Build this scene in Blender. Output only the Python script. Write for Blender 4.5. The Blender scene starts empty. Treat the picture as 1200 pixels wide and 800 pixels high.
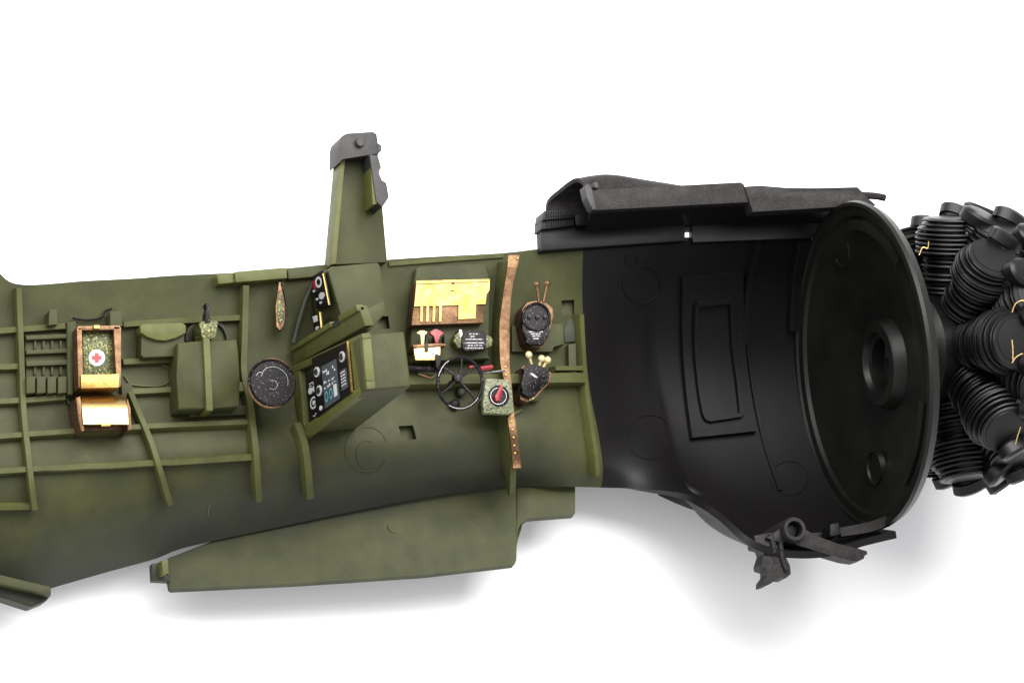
import bpy, bmesh, math, random
from mathutils import Vector, Matrix
from mathutils.bvhtree import BVHTree
random.seed(7)
scn = bpy.context.scene
COL = scn.collection

# ------------------------------------------------------------------ camera
bvec = Vector((-.345, -.2, 0)); bvec.z = math.sqrt(1 - bvec.length_squared)
_x = Vector((1, 0, 0)); _x = (_x - bvec * _x.dot(bvec)).normalized()
psi = math.radians(4)
RV = _x * math.cos(psi) - bvec.cross(_x) * math.sin(psi)
UV = bvec.cross(RV)
DIST = 60.0
TGT = Vector((0, 0, -.8))
CP = TGT + bvec * DIST
cam = bpy.data.cameras.new('camera')
cam.sensor_width = 36; cam.lens = 18 * DIST / 6.0
cam.clip_start = 1; cam.clip_end = 400
camo = bpy.data.objects.new('camera', cam); COL.objects.link(camo)
camo.matrix_world = Matrix(((RV.x, UV.x, bvec.x, CP.x), (RV.y, UV.y, bvec.y, CP.y), (RV.z, UV.z, bvec.z, CP.z), (0, 0, 0, 1)))
scn.camera = camo

# ------------------------------------------------------------------ light
world = bpy.data.worlds.new('World'); scn.world = world; world.use_nodes = True
wn = world.node_tree.nodes['Background']
wn.inputs[0].default_value = (.985, .975, 1, 1); wn.inputs[1].default_value = .98
def area(name, loc, tgt, sx, sy, power, col):
    l = bpy.data.lights.new(name, 'AREA'); l.shape = 'RECTANGLE'; l.size = sx; l.size_y = sy
    l.energy = power; l.color = col
    o = bpy.data.objects.new(name, l); COL.objects.link(o); o.location = loc
    o.rotation_euler = (Vector(tgt) - Vector(loc)).to_track_quat('-Z', 'Y').to_euler()
area('softbox_key', (2.5, 7.5, 15), (0, 0, -1), 20, 13, 9400, (1, .985, .965))
area('softbox_left', (-13, 6, 10), (-1, 0, -1), 8, 8, 1500, (1, .99, .97))
scn.view_settings.view_transform = 'Standard'; scn.view_settings.look = 'None'
scn.view_settings.exposure = 0; scn.view_settings.gamma = 1
scn.render.resolution_x = 1024; scn.render.resolution_y = 682
scn.cycles.max_bounces = 8

# ------------------------------------------------------------------ pixel <-> place
def ray(px, py):
    return ((px - 600) / 100 / DIST) * RV - ((py - 400) / 100 / DIST) * UV - bvec
def at_z(px, py, z):
    d = ray(px, py); return CP + d * ((z - CP.z) / d.z)
def proj(p):
    v = Vector(p) - CP; d = -v.dot(bvec)
    return 600 + 100 * DIST * v.dot(RV) / d, 400 - 100 * DIST * v.dot(UV) / d
def at_xz(X, py, z):
    a, b_ = -6.0, 6.0
    for _ in range(40):
        m = (a + b_) / 2
        if proj((X, m, z))[1] > py: a = m
        else: b_ = m
    return Vector((X, a, z))

# ------------------------------------------------------------------ materials
def newmat(name):
    m = bpy.data.materials.new(name); m.use_nodes = True
    nt = m.node_tree; return m, nt, nt.nodes['Principled BSDF']
def N(nt, t, **kw):
    n = nt.nodes.new(t)
    for k, v in kw.items():
        if k in n.inputs: n.inputs[k].default_value = v
        else: setattr(n, k, v)
    return n
KA = .76      # overall depth of the paints against the brightly exposed white table
def paint(name, c1, c2, rough=.5, scale=3, grain=.25, spec=.5, metal=0, grain_scale=90, speck=None, patch=(.35, .65)):
    c1 = [KA * v for v in c1]; c2 = [KA * v for v in c2]; speck = [KA * v for v in speck] if speck else None
    m, nt, b = newmat(name); L = nt.links.new
    tc = N(nt, 'ShaderNodeTexCoord')
    n1 = N(nt, 'ShaderNodeTexNoise', Scale=scale, Detail=6, Roughness=.6); L(tc.outputs['Object'], n1.inputs['Vector'])
    mr = N(nt, 'ShaderNodeMapRange'); mr.inputs[1].default_value = patch[0]; mr.inputs[2].default_value = patch[1]
    L(n1.outputs[0], mr.inputs[0])
    mx = N(nt, 'ShaderNodeMix', data_type='RGBA'); mx.inputs[6].default_value = (*c1, 1); mx.inputs[7].default_value = (*c2, 1)
    L(mr.outputs[0], mx.inputs[0])
    out = mx.outputs[2]
    n2 = N(nt, 'ShaderNodeTexNoise', Scale=grain_scale, Detail=3, Roughness=.7); L(tc.outputs['Object'], n2.inputs['Vector'])
    # fine grain of the sprayed paint
    hs = N(nt, 'ShaderNodeHueSaturation'); L(out, hs.inputs['Color'])
    mr2 = N(nt, 'ShaderNodeMapRange'); mr2.inputs[1].default_value = .3; mr2.inputs[2].default_value = .7
    mr2.inputs[3].default_value = 1 - grain; mr2.inputs[4].default_value = 1 + grain
    L(n2.outputs[0], mr2.inputs[0]); L(mr2.outputs[0], hs.inputs['Value'])
    out = hs.outputs[0]
    if speck:
        n3 = N(nt, 'ShaderNodeTexNoise', Scale=14, Detail=8, Roughness=.75); L(tc.outputs['Object'], n3.inputs['Vector'])
        m3 = N(nt, 'ShaderNodeMapRange'); m3.inputs[1].default_value = .69; m3.inputs[2].default_value = .74
        L(n3.outputs[0], m3.inputs[0])
        x3 = N(nt, 'ShaderNodeMix', data_type='RGBA'); x3.inputs[7].default_value = (*speck, 1)
        L(m3.outputs[0], x3.inputs[0]); L(out, x3.inputs[6]); out = x3.outputs[2]
    L(out, b.inputs['Base Color'])
    rr = N(nt, 'ShaderNodeMapRange'); rr.inputs[3].default_value = rough - .1; rr.inputs[4].default_value = rough + .12
    L(n1.outputs[0], rr.inputs[0]); L(rr.outputs[0], b.inputs['Roughness'])
    bp = N(nt, 'ShaderNodeBump', Strength=.25, Distance=.01); L(n2.outputs[0], bp.inputs['Height']); L(bp.outputs[0], b.inputs['Normal'])
    b.inputs['Metallic'].default_value = metal
    b.inputs['Specular IOR Level'].default_value = spec
    return m
def glitter(name, cols, scale=70, rough=.45, metal=.3, bump=.6, spec=.4):
    m, nt, b = newmat(name); L = nt.links.new
    tc = N(nt, 'ShaderNodeTexCoord')
    v = N(nt, 'ShaderNodeTexVoronoi', Scale=scale); L(tc.outputs['Object'], v.inputs['Vector'])
    sp = N(nt, 'ShaderNodeSeparateColor'); L(v.outputs['Color'], sp.inputs[0])
    cr = N(nt, 'ShaderNodeValToRGB'); cr.color_ramp.interpolation = 'CONSTANT'
    e = cr.color_ramp.elements; cols = [([KA * v for v in c], w) for c, w in cols]
    while len(e) < len(cols): e.new(.5)
    pos = 0
    for i, (c, w) in enumerate(cols):
        e[i].position = pos; e[i].color = (*c, 1); pos += w
    L(sp.outputs[0], cr.inputs[0]); L(cr.outputs[0], b.inputs['Base Color'])
    bp = N(nt, 'ShaderNodeBump', Strength=bump, Distance=.01); L(sp.outputs[1], bp.inputs['Height']); L(bp.outputs[0], b.inputs['Normal'])
    b.inputs['Roughness'].default_value = rough; b.inputs['Metallic'].default_value = metal; b.inputs['Specular IOR Level'].default_value = spec
    return m
OL1, OL2 = (.053, .057, .0175), (.035, .039, .0135)
GREEN = paint('olive_green_paint', OL1, OL2, .58, 2.1, .14, .22, speck=(.11, .115, .06))
GREENL = paint('olive_green_edge_paint', (.098, .106, .022), (.066, .071, .018), .5, 4, .15, .25)
RIBM = paint('olive_rib_paint', (.080, .085, .024), (.057, .061, .018), .55, 3, .14, .22)
GREEND = paint('dark_olive_paint', (.035, .037, .022), (.022, .025, .016), .5, 3, .15, .2)
BLACK = paint('matt_black_paint', (.0052, .0044, .0044), (.0034, .0029, .0029), .45, 2, .35, .2, grain_scale=120, speck=(.012, .010, .009))
BLACKC = paint('worn_black_paint', (.018, .0155, .015), (.010, .009, .0088), .55, 6, .8, .2, grain_scale=42, speck=(.05, .045, .04))
DISCM = paint('black_and_olive_overspray', (.0042, .0042, .0038), (.0075, .009, .0062), .36, .9, .3, .24, patch=(.4, .6), speck=(.03, .033, .025))
ENG = paint('satin_black_engine_resin', (.0042, .0039, .0038), (.0028, .0026, .0025), .36, 5, .3, .3, grain_scale=60)
RAW = paint('dark_grey_primer', (.019, .017, .0165), (.012, .011, .0105), .58, 8, .3, grain_scale=60)
GOLD = paint('etched_brass', (.46, .31, .10), (.30, .18, .05), .36, 9, .08, metal=1, grain_scale=40)
COPPER = paint('etched_copper', (.23, .135, .068), (.13, .07, .038), .48, 9, .25, metal=.85, grain_scale=30)
BRIGHT = paint('polished_brass', (.8, .58, .25), (.72, .48, .17), .3, 5, .05, metal=1, grain_scale=40)
CREAM = paint('cream_brass_knob', (.6, .5, .24), (.5, .4, .18), .35, 9, .08, metal=.3)
RED = paint('red_enamel', (.33, .008, .02), (.2, .006, .014), .35, 9, .2)
SILV = paint('bare_steel', (.33, .33, .33), (.22, .21, .2), .3, 12, .2, metal=1)
def flat(name, c, rough=.5, metal=0):
    m, nt, b = newmat(name); b.inputs['Base Color'].default_value = (*[KA * v for v in c], 1); b.inputs['Roughness'].default_value = rough
    b.inputs['Metallic'].default_value = metal
    if max(c) < .02: b.inputs['Specular IOR Level'].default_value = .15
    return m
WHITE = flat('white_print', (.55, .55, .55)); REDP = flat('red_print', (.5, .012, .025)); TEAL = flat('teal_print', (.08, .3, .33))
GREY = flat('grey_print', (.05, .058, .068)); BLK = flat('gloss_black_print', (.006, .005, .005), .4)
SPBLK = glitter('sparkling_black_print', [((.003, .0025, .003), .86), ((.02, .014, .014), .09), ((.11, .08, .08), .05)], 85, .45, .1, .5, .2)
SPOL = glitter('sparkling_olive_print', [((.055, .065, .017), .45), ((.12, .13, .03), .25), ((.02, .025, .008), .2), ((.3, .27, .09), .1)], 60, .4, .3)
SPGRN = glitter('speckled_green_print', [((.13, .14, .075), .5), ((.21, .23, .13), .3), ((.05, .055, .025), .2)], 60, .5, .1)

# table
TZ = -2.22
m, nt, b = newmat('white_table_paper'); WHT = m
tc = N(nt, 'ShaderNodeTexCoord'); nn = N(nt, 'ShaderNodeTexNoise', Scale=.6, Detail=4); nt.links.new(tc.outputs['Object'], nn.inputs['Vector'])
cr = N(nt, 'ShaderNodeMapRange'); cr.inputs[3].default_value = .86; cr.inputs[4].default_value = .9
nt.links.new(nn.outputs[0], cr.inputs[0])
cc = N(nt, 'ShaderNodeCombineColor'); nt.links.new(cr.outputs[0], cc.inputs[0]); nt.links.new(cr.outputs[0], cc.inputs[1]); nt.links.new(cr.outputs[0], cc.inputs[2])
nt.links.new(cc.outputs[0], b.inputs['Base Color']); b.inputs['Roughness'].default_value = .7

# ------------------------------------------------------------------ builders
WL = {}
def empty(name, loc):
    o = bpy.data.objects.new(name, None); COL.objects.link(o); o.location = loc; WL[o.name] = Vector(loc); return o
def link(name, bm, mat, parent=None, smooth=False, angle=None):
    me = bpy.data.meshes.new(name)
    vs = [v.co for v in bm.verts]
    lo = Vector((min(v.x for v in vs), min(v.y for v in vs), min(v.z for v in vs)))
    hi = Vector((max(v.x for v in vs), max(v.y for v in vs), max(v.z for v in vs)))
    c = (lo + hi) / 2; c.z = lo.z
    for v in bm.verts: v.co -= c
    bmesh.ops.recalc_face_normals(bm, faces=bm.faces)
    if smooth:
        for f in bm.faces: f.smooth = True
        for e in bm.edges:
            if len(e.link_faces) == 2 and e.calc_face_angle(0) > math.radians(angle or 35): e.smooth = False
    bm.to_mesh(me); bm.free()
    me.materials.append(mat)
    o = bpy.data.objects.new(name, me); COL.objects.link(o)
    WL[o.name] = c
    if parent: o.parent = parent; o.location = c - WL[parent.name]
    else: o.location = c
    return o
def add_prism(bm, top, bot, bev=0, seg=2):
    n = len(top)
    vt = [bm.verts.new(p) for p in top]; vb = [bm.verts.new(p) for p in bot]
    f = [bm.faces.new(vt), bm.faces.new(vb[::-1])]
    for i in range(n): f.append(bm.faces.new((vt[i], vb[i], vb[(i + 1) % n], vt[(i + 1) % n])))
    if bev:
        es = set(e for e in f[0].edges) | set(e for q in f[2:] for e in q.edges if (e.verts[0] in vt) != (e.verts[1] in vt))
        bmesh.ops.bevel(bm, geom=list(es), offset=bev, segments=seg, affect='EDGES', profile=.6, clamp_overlap=True)
def prism_bm(bm, poly, zt, zb, bev=0):
    zf = zt if callable(zt) else (lambda x, y: zt)
    top = [at_z(x, y, zf(x, y)) for x, y in poly]
    if callable(zb): bot = [Vector((p.x, p.y, zb(x, y))) for p, (x, y) in zip(top, poly)]
    else: bot = [Vector((p.x, p.y, zb)) for p in top]
    add_prism(bm, top, bot, bev)
def prism(name, poly, zt, zb, mat, parent, bev=.012, smooth=True):
    bm = bmesh.new(); prism_bm(bm, poly, zt, zb, bev); return link(name, bm, mat, parent, smooth, 50)
def multi(name, polys, zt, zb, mat, parent, bev=0):
    bm = bmesh.new()
    for p in polys: prism_bm(bm, p, zt, zb, bev)
    return link(name, bm, mat, parent, True, 50)
def circ(cx, cy, rx, ry=None, n=24, a0=0, a1=360):
    ry = ry or rx
    full = abs(a1 - a0) >= 360
    return [(cx + rx * math.cos(math.radians(a0 + (a1 - a0) * i / (n if full else n - 1))), cy - ry * math.sin(math.radians(a0 + (a1 - a0) * i / (n if full else n - 1)))) for i in range(n)]
def sweep_bm(bm, pts, prof, ups=None, closed=False, cap=True):
    """prof: list of (side, up) offsets; may be a function of index"""
    n = len(pts); rings = []
    for i, p in enumerate(pts):
        if closed: t = pts[(i + 1) % n] - pts[i - 1]
        else: t = pts[min(i + 1, n - 1)] - pts[max(i - 1, 0)]
        t.normalize()
        up = ups[i] if ups else (Vector((0, 0, 1)) if abs(t.z) < .9 else Vector((0, 1, 0)))
        side = t.cross(up).normalized(); u2 = side.cross(t).normalized()
        pr = prof(i) if callable(prof) else prof
        rings.append([bm.verts.new(p + side * a + u2 * c) for a, c in pr])
    m = len(rings[0])
    for i in range(n if closed else n - 1):
        A, B_ = rings[i], rings[(i + 1) % n]
        for k in range(m): bm.faces.new((A[k], A[(k + 1) % m], B_[(k + 1) % m], B_[k]))
    if cap and not closed: bm.faces.new(rings[0][::-1]); bm.faces.new(rings[-1])
def rp(r, n=8): return [(r * math.cos(2 * math.pi * k / n), r * math.sin(2 * math.pi * k / n)) for k in range(n)]
def tube(name, pts, r, mat, parent, closed=False, n=8):
    bm = bmesh.new(); sweep_bm(bm, [Vector(p) for p in pts], rp(r, n), closed=closed); return link(name, bm, mat, parent, True)
def smoothpath(P, sub=6):
    """Catmull-Rom through tuples"""
    out = []; n = len(P)
    for i in range(n - 1):
        p0, p1, p2, p3 = P[max(i - 1, 0)], P[i], P[i + 1], P[min(i + 2, n - 1)]
        for s in range(sub):
            t = s / sub
            out.append(tuple(.5 * ((2 * b1) + (c - a) * t + (2 * a - 5 * b1 + 4 * c - d) * t * t + (-a + 3 * b1 - 3 * c + d) * t ** 3) for a, b1, c, d in zip(p0, p1, p2, p3)))
    out.append(tuple(P[-1])); return out
def lathe_bm(bm, prof, org, ax, e1, e2, n=64, a0=0, a1=360, close=False):
    full = abs(a1 - a0) >= 360; cnt = n if full else n + 1
    rings = []
    for k in range(cnt):
        a = math.radians(a0 + (a1 - a0) * k / n)
        rings.append([bm.verts.new(org + ax * x + (e1 * math.cos(a) + e2 * math.sin(a)) * r) for x, r in prof])
    m = len(prof)
    for k in range(cnt if full else cnt - 1):
        A, B_ = rings[k], rings[(k + 1) % cnt]
        for j in range(m if close else m - 1):
            j2 = (j + 1) % m
            try: bm.faces.new((A[j], A[j2], B_[j2], B_[j]))
            except ValueError: pass
    if close and not full: bm.faces.new(rings[0]); bm.faces.new(rings[-1][::-1])
    bmesh.ops.remove_doubles(bm, verts=bm.verts, dist=1e-5)
VX, VY, VZ = Vector((1, 0, 0)), Vector((0, 1, 0)), Vector((0, 0, 1))
def turned(name, c, prof, mat, parent, ax=VZ, n=28):
    """prof (height, radius) from the axis foot to the axis top"""
    ax = Vector(ax).normalized(); e1 = ax.orthogonal().normalized(); e2 = ax.cross(e1)
    bm = bmesh.new(); lathe_bm(bm, prof, Vector(c), ax, e1, e2, n); return link(name, bm, mat, parent, True)

# ------------------------------------------------------------------ table
bm = bmesh.new()
for x, y in ((-90, -90), (90, -90), (90, 90), (-90, 90)): bm.verts.new((x, y, TZ))
bm.faces.new(bm.verts)
tb = link('tabletop', bm, WHT); tb['kind'] = 'structure'

# ------------------------------------------------------------------ fuselage shell
FUS = empty('model_fuselage_half', (0, -.8, TZ))
FUS['label'] = 'olive green and black aircraft model fuselage half with open cockpit lying on white surface'
FUS['category'] = 'model fuselage'
cols = [
 (-6.7,  [(285,-0.92),(360,-1),(430,-1.05),(500,-1.02),(570,-0.98),(640,-1.31),(694,-1.78)]),
 (-6.1,  [(313,-0.9),(370,-1),(435,-1.05),(500,-1.02),(565,-0.97),(640,-1.31),(708,-1.78)]),
 (-5.8,  [(333,-0.9),(380,-1),(440,-1.05),(500,-1.02),(562,-0.96),(632,-1.28),(694,-1.76)]),
 (-5.0,  [(329,-0.9),(380,-1),(435,-1.05),(492,-1.02),(548,-0.95),(612,-1.27),(671,-1.74)]),
 (-4.4,  [(326,-0.9),(375,-1),(430,-1.05),(485,-1.02),(540,-0.93),(598,-1.25),(655,-1.72)]),
 (-4.0,  [(323,-0.9),(370,-1),(425,-1.05),(482,-1.02),(535,-0.93),(592,-1.25),(641,-1.7)]),
 (-3.0,  [(318,-0.9),(370,-1),(425,-1.05),(480,-1.02),(530,-0.93),(578,-1.25),(620,-1.68)]),
 (-2.0,  [(309,-0.9),(360,-1),(415,-1.05),(470,-1.02),(522,-0.93),(562,-1.23),(600,-1.66)]),
 (-1.0,  [(302,-0.9),(355,-1),(408,-1.05),(462,-1.03),(515,-0.95),(552,-1.23),(582,-1.64)]),
 (0.0,  [(297,-0.9),(350,-1),(402,-1.06),(455,-1.06),(505,-1),(545,-1.23),(570,-1.62)]),
 (0.6,  [(292,-0.9),(345,-1.05),(400,-1.14),(455,-1.16),(508,-1.12),(545,-1.199),(570,-1.452)]),
 (1.1,  [(290,-0.9),(345,-1.15),(402,-1.3),(458,-1.36),(510,-1.3),(548,-1.319),(571,-1.472)]),
 (1.6,   [(287,-.88),(343,-1.26),(402,-1.52),(460,-1.6),(512,-1.52),(550,-1.38),(573,-1.28)]),
 (1.95,  [(285,-.86),(343,-1.33),(405,-1.65),(466,-1.74),(522,-1.62),(562,-1.3),(580,-.82)]),
 (2.12,  [(284,-.86),(343,-1.36),(408,-1.72),(474,-1.80),(537,-1.62),(584,-1.16),(600,-.42)]),
 (2.28,  [(283,-.86),(343,-1.38),(412,-1.76),(484,-1.84),(552,-1.6),(608,-1.0),(630,-.02)]),
 (2.65,  [(282,-.86),(343,-1.42),(420,-1.82),(500,-1.86),(570,-1.55),(618,-.9),(644,0)]),
 (3.2,   [(279,-.86),(341,-1.46),(424,-1.86),(508,-1.86),(578,-1.5),(622,-.88),(644,0)]),
 (3.7,   [(274,-.86),(335,-1.46),(418,-1.87),(504,-1.86),(574,-1.48),(616,-.86),(631,0)]),
 (4.12,  [(270,-.86),(330,-1.46),(414,-1.87),(500,-1.86),(570,-1.46),(611,-.85),(622,0)]),
]
ctrl = [[at_xz(X, py, z) for py, z in pts] for X, pts in cols]
def interp_grid(ctrl, su, sv):
    rows = [[Vector(q) for q in smoothpath([tuple(p) for p in c], sv)] for c in ctrl]
    out = []
    for j in range(len(rows[0])):
        out.append([Vector(q) for q in smoothpath([tuple(r[j]) for r in rows], su)])
    return [list(c) for c in zip(*out)]          # [station][row]
G = interp_grid(ctrl, 12, 12)
def monotone(g): return g
def grid_bm(G, th=0, flip=False):
    bm = bmesh.new(); nu, nv = len(G), len(G[0])
    Nn = [[None] * nv for _ in range(nu)]
    for i in range(nu):
        for j in range(nv):
            a = G[min(i + 1, nu - 1)][j] - G[max(i - 1, 0)][j]; c = G[i][min(j + 1, nv - 1)] - G[i][max(j - 1, 0)]
            n = a.cross(c)
            n = n.normalized() if n.length > 1e-9 else Vector((0, 0, -1))
            Nn[i][j] = -n if flip else n
    V = [[bm.verts.new(p) for p in r] for r in G]
    for i in range(nu - 1):
        for j in range(nv - 1): bm.faces.new((V[i][j], V[i][j + 1], V[i + 1][j + 1], V[i + 1][j]))
    if th:
        Wv = [[bm.verts.new(G[i][j] + Nn[i][j] * th) for j in range(nv)] for i in range(nu)]
        for i in range(nu - 1):
            for j in range(nv - 1): bm.faces.new((Wv[i][j], Wv[i + 1][j], Wv[i + 1][j + 1], Wv[i][j + 1]))
        for i in range(nu - 1):
            bm.faces.new((V[i][0], V[i + 1][0], Wv[i + 1][0], Wv[i][0])); bm.faces.new((V[i][-1], Wv[i][-1], Wv[i + 1][-1], V[i + 1][-1]))
        for j in range(nv - 1):
            bm.faces.new((V[0][j], Wv[0][j], Wv[0][j + 1], V[0][j + 1])); bm.faces.new((V[-1][j], V[-1][j + 1], Wv[-1][j + 1], Wv[-1][j]))
    return bm
bmb = grid_bm(G); bmb.normal_update(); bmb.verts.ensure_lookup_table(); BV = BVHTree.FromBMesh(bmb); bmb.free()
def hit(px, py):
    h, n, i, d = BV.ray_cast(CP, ray(px, py).normalized())
    if h is None: h = at_z(px, py, -1.0); n = Vector((0, 0, 1))
    if n.dot(bvec) < 0: n = -n
    return h, n
def sz(px, py): return hit(px, py)[0].z
# column index where the paint changes from olive to black
cut = min(range(len(G)), key=lambda i: abs(G[i][20].x - 1.1))
TH = .085
test = grid_bm(G[:3], TH); test.free()
def boolean_cut(o, cutters):
    for p, depth in cutters:
        bm = bmesh.new(); c = hit(sum(x for x, y in p) / len(p), sum(y for x, y in p) / len(p))[0]
        top = [hit(x, y)[0] for x, y in p]
        add_prism(bm, [Vector((t.x, t.y, c.z + .3)) for t in top], [Vector((t.x, t.y, c.z - depth)) for t in top])
        bmesh.ops.recalc_face_normals(bm, faces=bm.faces)
        me = bpy.data.meshes.new('cutter'); bm.to_mesh(me); bm.free()
        co = bpy.data.objects.new('cutter', me); COL.objects.link(co)
        md = o.modifiers.new('cut', 'BOOLEAN'); md.object = co; md.operation = 'DIFFERENCE'; md.solver = 'EXACT'
        bpy.context.view_layer.update()
        dg = bpy.context.evaluated_depsgraph_get()
        nm = bpy.data.meshes.new_from_object(o.evaluated_get(dg))
        o.modifiers.clear(); old = o.data; o.data = nm; nm.name = old.name
        bpy.data.objects.remove(co)
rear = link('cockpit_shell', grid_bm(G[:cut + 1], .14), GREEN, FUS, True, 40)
rear['label'] = 'olive green cockpit side wall'
nose = link('nose_shell', grid_bm(G[cut:], TH), BLACK, FUS, True, 40)
nose['label'] = 'black inside wall of the nose'
boolean_cut(rear, [([(467,499),(484,498),(488,514),(471,517)], .11), ([(442,371),(455,370),(457,385),(444,386)], .11), ([(658,352),(673,351),(673,368),(658,369)], .09)])

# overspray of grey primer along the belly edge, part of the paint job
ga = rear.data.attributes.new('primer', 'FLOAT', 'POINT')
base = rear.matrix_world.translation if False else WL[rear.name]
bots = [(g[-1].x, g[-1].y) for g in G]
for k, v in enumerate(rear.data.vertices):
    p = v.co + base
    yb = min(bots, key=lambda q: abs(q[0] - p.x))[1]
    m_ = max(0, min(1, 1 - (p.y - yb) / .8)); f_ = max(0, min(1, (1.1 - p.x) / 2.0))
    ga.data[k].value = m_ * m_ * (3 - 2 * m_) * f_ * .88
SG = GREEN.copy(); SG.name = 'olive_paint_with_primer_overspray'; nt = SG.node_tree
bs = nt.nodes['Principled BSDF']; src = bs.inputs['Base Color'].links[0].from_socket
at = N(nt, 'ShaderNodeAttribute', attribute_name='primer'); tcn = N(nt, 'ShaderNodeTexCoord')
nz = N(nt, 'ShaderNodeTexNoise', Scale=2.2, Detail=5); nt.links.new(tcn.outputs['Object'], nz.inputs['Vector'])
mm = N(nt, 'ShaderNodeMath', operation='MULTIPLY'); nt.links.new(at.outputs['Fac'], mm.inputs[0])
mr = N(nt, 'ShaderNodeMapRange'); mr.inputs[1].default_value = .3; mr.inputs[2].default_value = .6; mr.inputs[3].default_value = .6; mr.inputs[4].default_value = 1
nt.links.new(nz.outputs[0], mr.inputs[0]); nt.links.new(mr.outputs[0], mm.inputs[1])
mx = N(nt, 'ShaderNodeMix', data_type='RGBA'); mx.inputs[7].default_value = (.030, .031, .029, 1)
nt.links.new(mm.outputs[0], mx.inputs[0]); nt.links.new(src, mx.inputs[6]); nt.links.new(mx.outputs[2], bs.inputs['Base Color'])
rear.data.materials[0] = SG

# ------------------------------------------------------------------ ribs and stringers
def rib(name, path, wpx, h, mat=RIBM, parent=FUS, sub=6, side=.8):
    pp = smoothpath(path, sub); pts, ups = [], []
    for q in pp:
        hp, n = hit(q[0], q[1])
        # lift along the normal, keep the top where the photograph shows it
        pts.append(at_z(q[0], q[1], hp.z + h) - Vector((0, 0, h))); ups.append(n)
    w = wpx / 200 * (1.08 if wpx > 5 else 1); h = h * (1.4 if wpx > 5 else 1)
    bm = bmesh.new()
    sweep_bm(bm, pts, [(-w * 1.12, -.05), (-w * 1.12, 0), (-w, h * .8), (-w * .8, h), (w * .8, h), (w, h * .8), (w * 1.12, 0), (w * 1.12, -.05)], ups)
    return link(name, bm, mat, parent, True, 28)
R_ = [
 ('rib', [(22,335),(24,400),(27,480),(33,535),(40,592)], 7, .10),
 ('stringer', [(-20,389),(0,387),(22,385)], 7, .07), ('stringer', [(22,385),(50,383),(76,381)], 7, .07), ('stringer', [(144,379),(210,375),(285,371)], 7, .07),
 ('stringer', [(-20,430),(0,430),(24,429)], 7, .07), ('stringer', [(144,424),(205,421)], 7, .07),
 ('stringer', [(-20,472),(0,471),(26,470)], 7, .07), ('stringer', [(26,470),(76,466)], 7, .07), ('stringer', [(150,460),(206,457)], 7, .07),
 ('stringer', [(-20,515),(0,513),(90,507),(177,502),(296,497)], 7, .075), ('stringer', [(-20,553),(0,552),(33,550),(180,541),(298,533)], 7, .075),
 ('stringer', [(-20,592),(0,591),(42,590)], 6, .07),
 ('rib', [(152,460),(166,494),(183,536),(198,583)], 7, .1),
 ('rib', [(287,332),(286,385),(285,436),(293,478),(299,530),(302,577)], 8, .11),
 ('rib', [(348,500),(356,520),(360,545),(362,573)], 9, .11),
 ('stringer', [(276,455),(290,454)], 12, .1),
 ('rib', [(677,366),(678,400),(681,450),(688,500),(697,552)], 7, .10),
 ('stringer', [(478,447),(540,446),(600,445),(678,443)], 13, .13),
 ('stringer', [(646,432),(676,431)], 6, .12),
 ('stringer', [(612,480),(590,492)], 4, .05),
]
for a in R_: rib(*a)
web = rib('rib', [(594,303),(591,330),(588,362),(586,400),(588,440),(592,484),(597,520),(601,556)], 8, .19)

# sill rails on the top edge
prism('sill_rail', [(275,318),(336,313),(337,326),(276,331)], -.72, -1.0, GREENL, FUS, .02)
prism('sill_rail', [(254,321),(274,319),(276,331),(256,333)], -.76, -1.0, GREENL, FUS, .02)
prism('sill_rail', [(337,315),(392,309),(392,322),(338,327)], -.80, -1.0, GREEN, FUS, .02)
rib('sill_rail', [(456,309),(520,304),(590,299)], 5, .03)
bm = bmesh.new(); prism_bm(bm, [(-30,664),(0,673),(60,687),(60,697),(-30,677)], -1.3, -1.6, .015)
prism('keel_edge', [(-30,676),(0,683),(61,696),(54,704),(37,711),(0,699),(-30,688)], -1.45, -1.7, GREEND, FUS, .02)
link('keel_strip', bm, GREEN, FUS, True)

# left fittings on the wall --------------------------------------------------
z0 = sz(56, 425)
rack = prism('ribbed_rack', [(29,392),(80,390),(82,460),(31,462)], z0 + .07, z0 - .1, GREEN, FUS)
for q in ([(31,393),(80,391),(80,396),(31,398)], [(31,410),(80,408),(80,413),(31,415)], [(31,423),(80,421),(80,427),(31,429)]):
    prism('bar', q, z0 + .15, z0, GREEN, rack, .01)
for i in range(4):
    x = 31 + i * 12.3
    prism('block', [(x,441),(x+10.5,440.5),(x+10.5,460),(x,461)], z0 + .2, z0, GREEN, rack, .015)
for i in range(1, 5):
    for y in (399, 429):
        x = 30 + i * 10
        prism('divider', [(x,y),(x+2.5,y),(x+2.5,y+10),(x,y+10)], z0 + .11, z0, GREEN, rack, .004)
prism('rack_post', [(78,377),(89,376),(90,395),(86,420),(86,462),(79,462),(79,400)], z0 + .17, z0 - .1, GREEN, FUS)
prism('wall_block', [(58,363),(67,362),(68,380),(57,381)], sz(62,372) + .2, sz(62,372) - .1, GREEN, FUS)
prism('wall_block', [(129,365),(143,364),(144,382),(129,383)], sz(136,373) + .2, sz(136,373) - .1, GREEN, FUS)
prism('wall_block', [(142,449),(155,448),(156,462),(143,463)], sz(149,455) + .12, sz(149,455) - .1, GREEN, FUS)
# thin cut lines above the first aid box
tube('wire', [hit(x, y)[0] + Vector((0, 0, .05)) for x, y in smoothpath([(84,374),(95,376),(106,376),(118,373),(122,366),(130,363)])], .013, BLK, FUS)
tube('wire', [hit(x, y)[0] + Vector((0, 0, .05)) for x, y in smoothpath([(86,440),(80,455),(78,470),(86,478)])], .018, GREEND, FUS)
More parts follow.
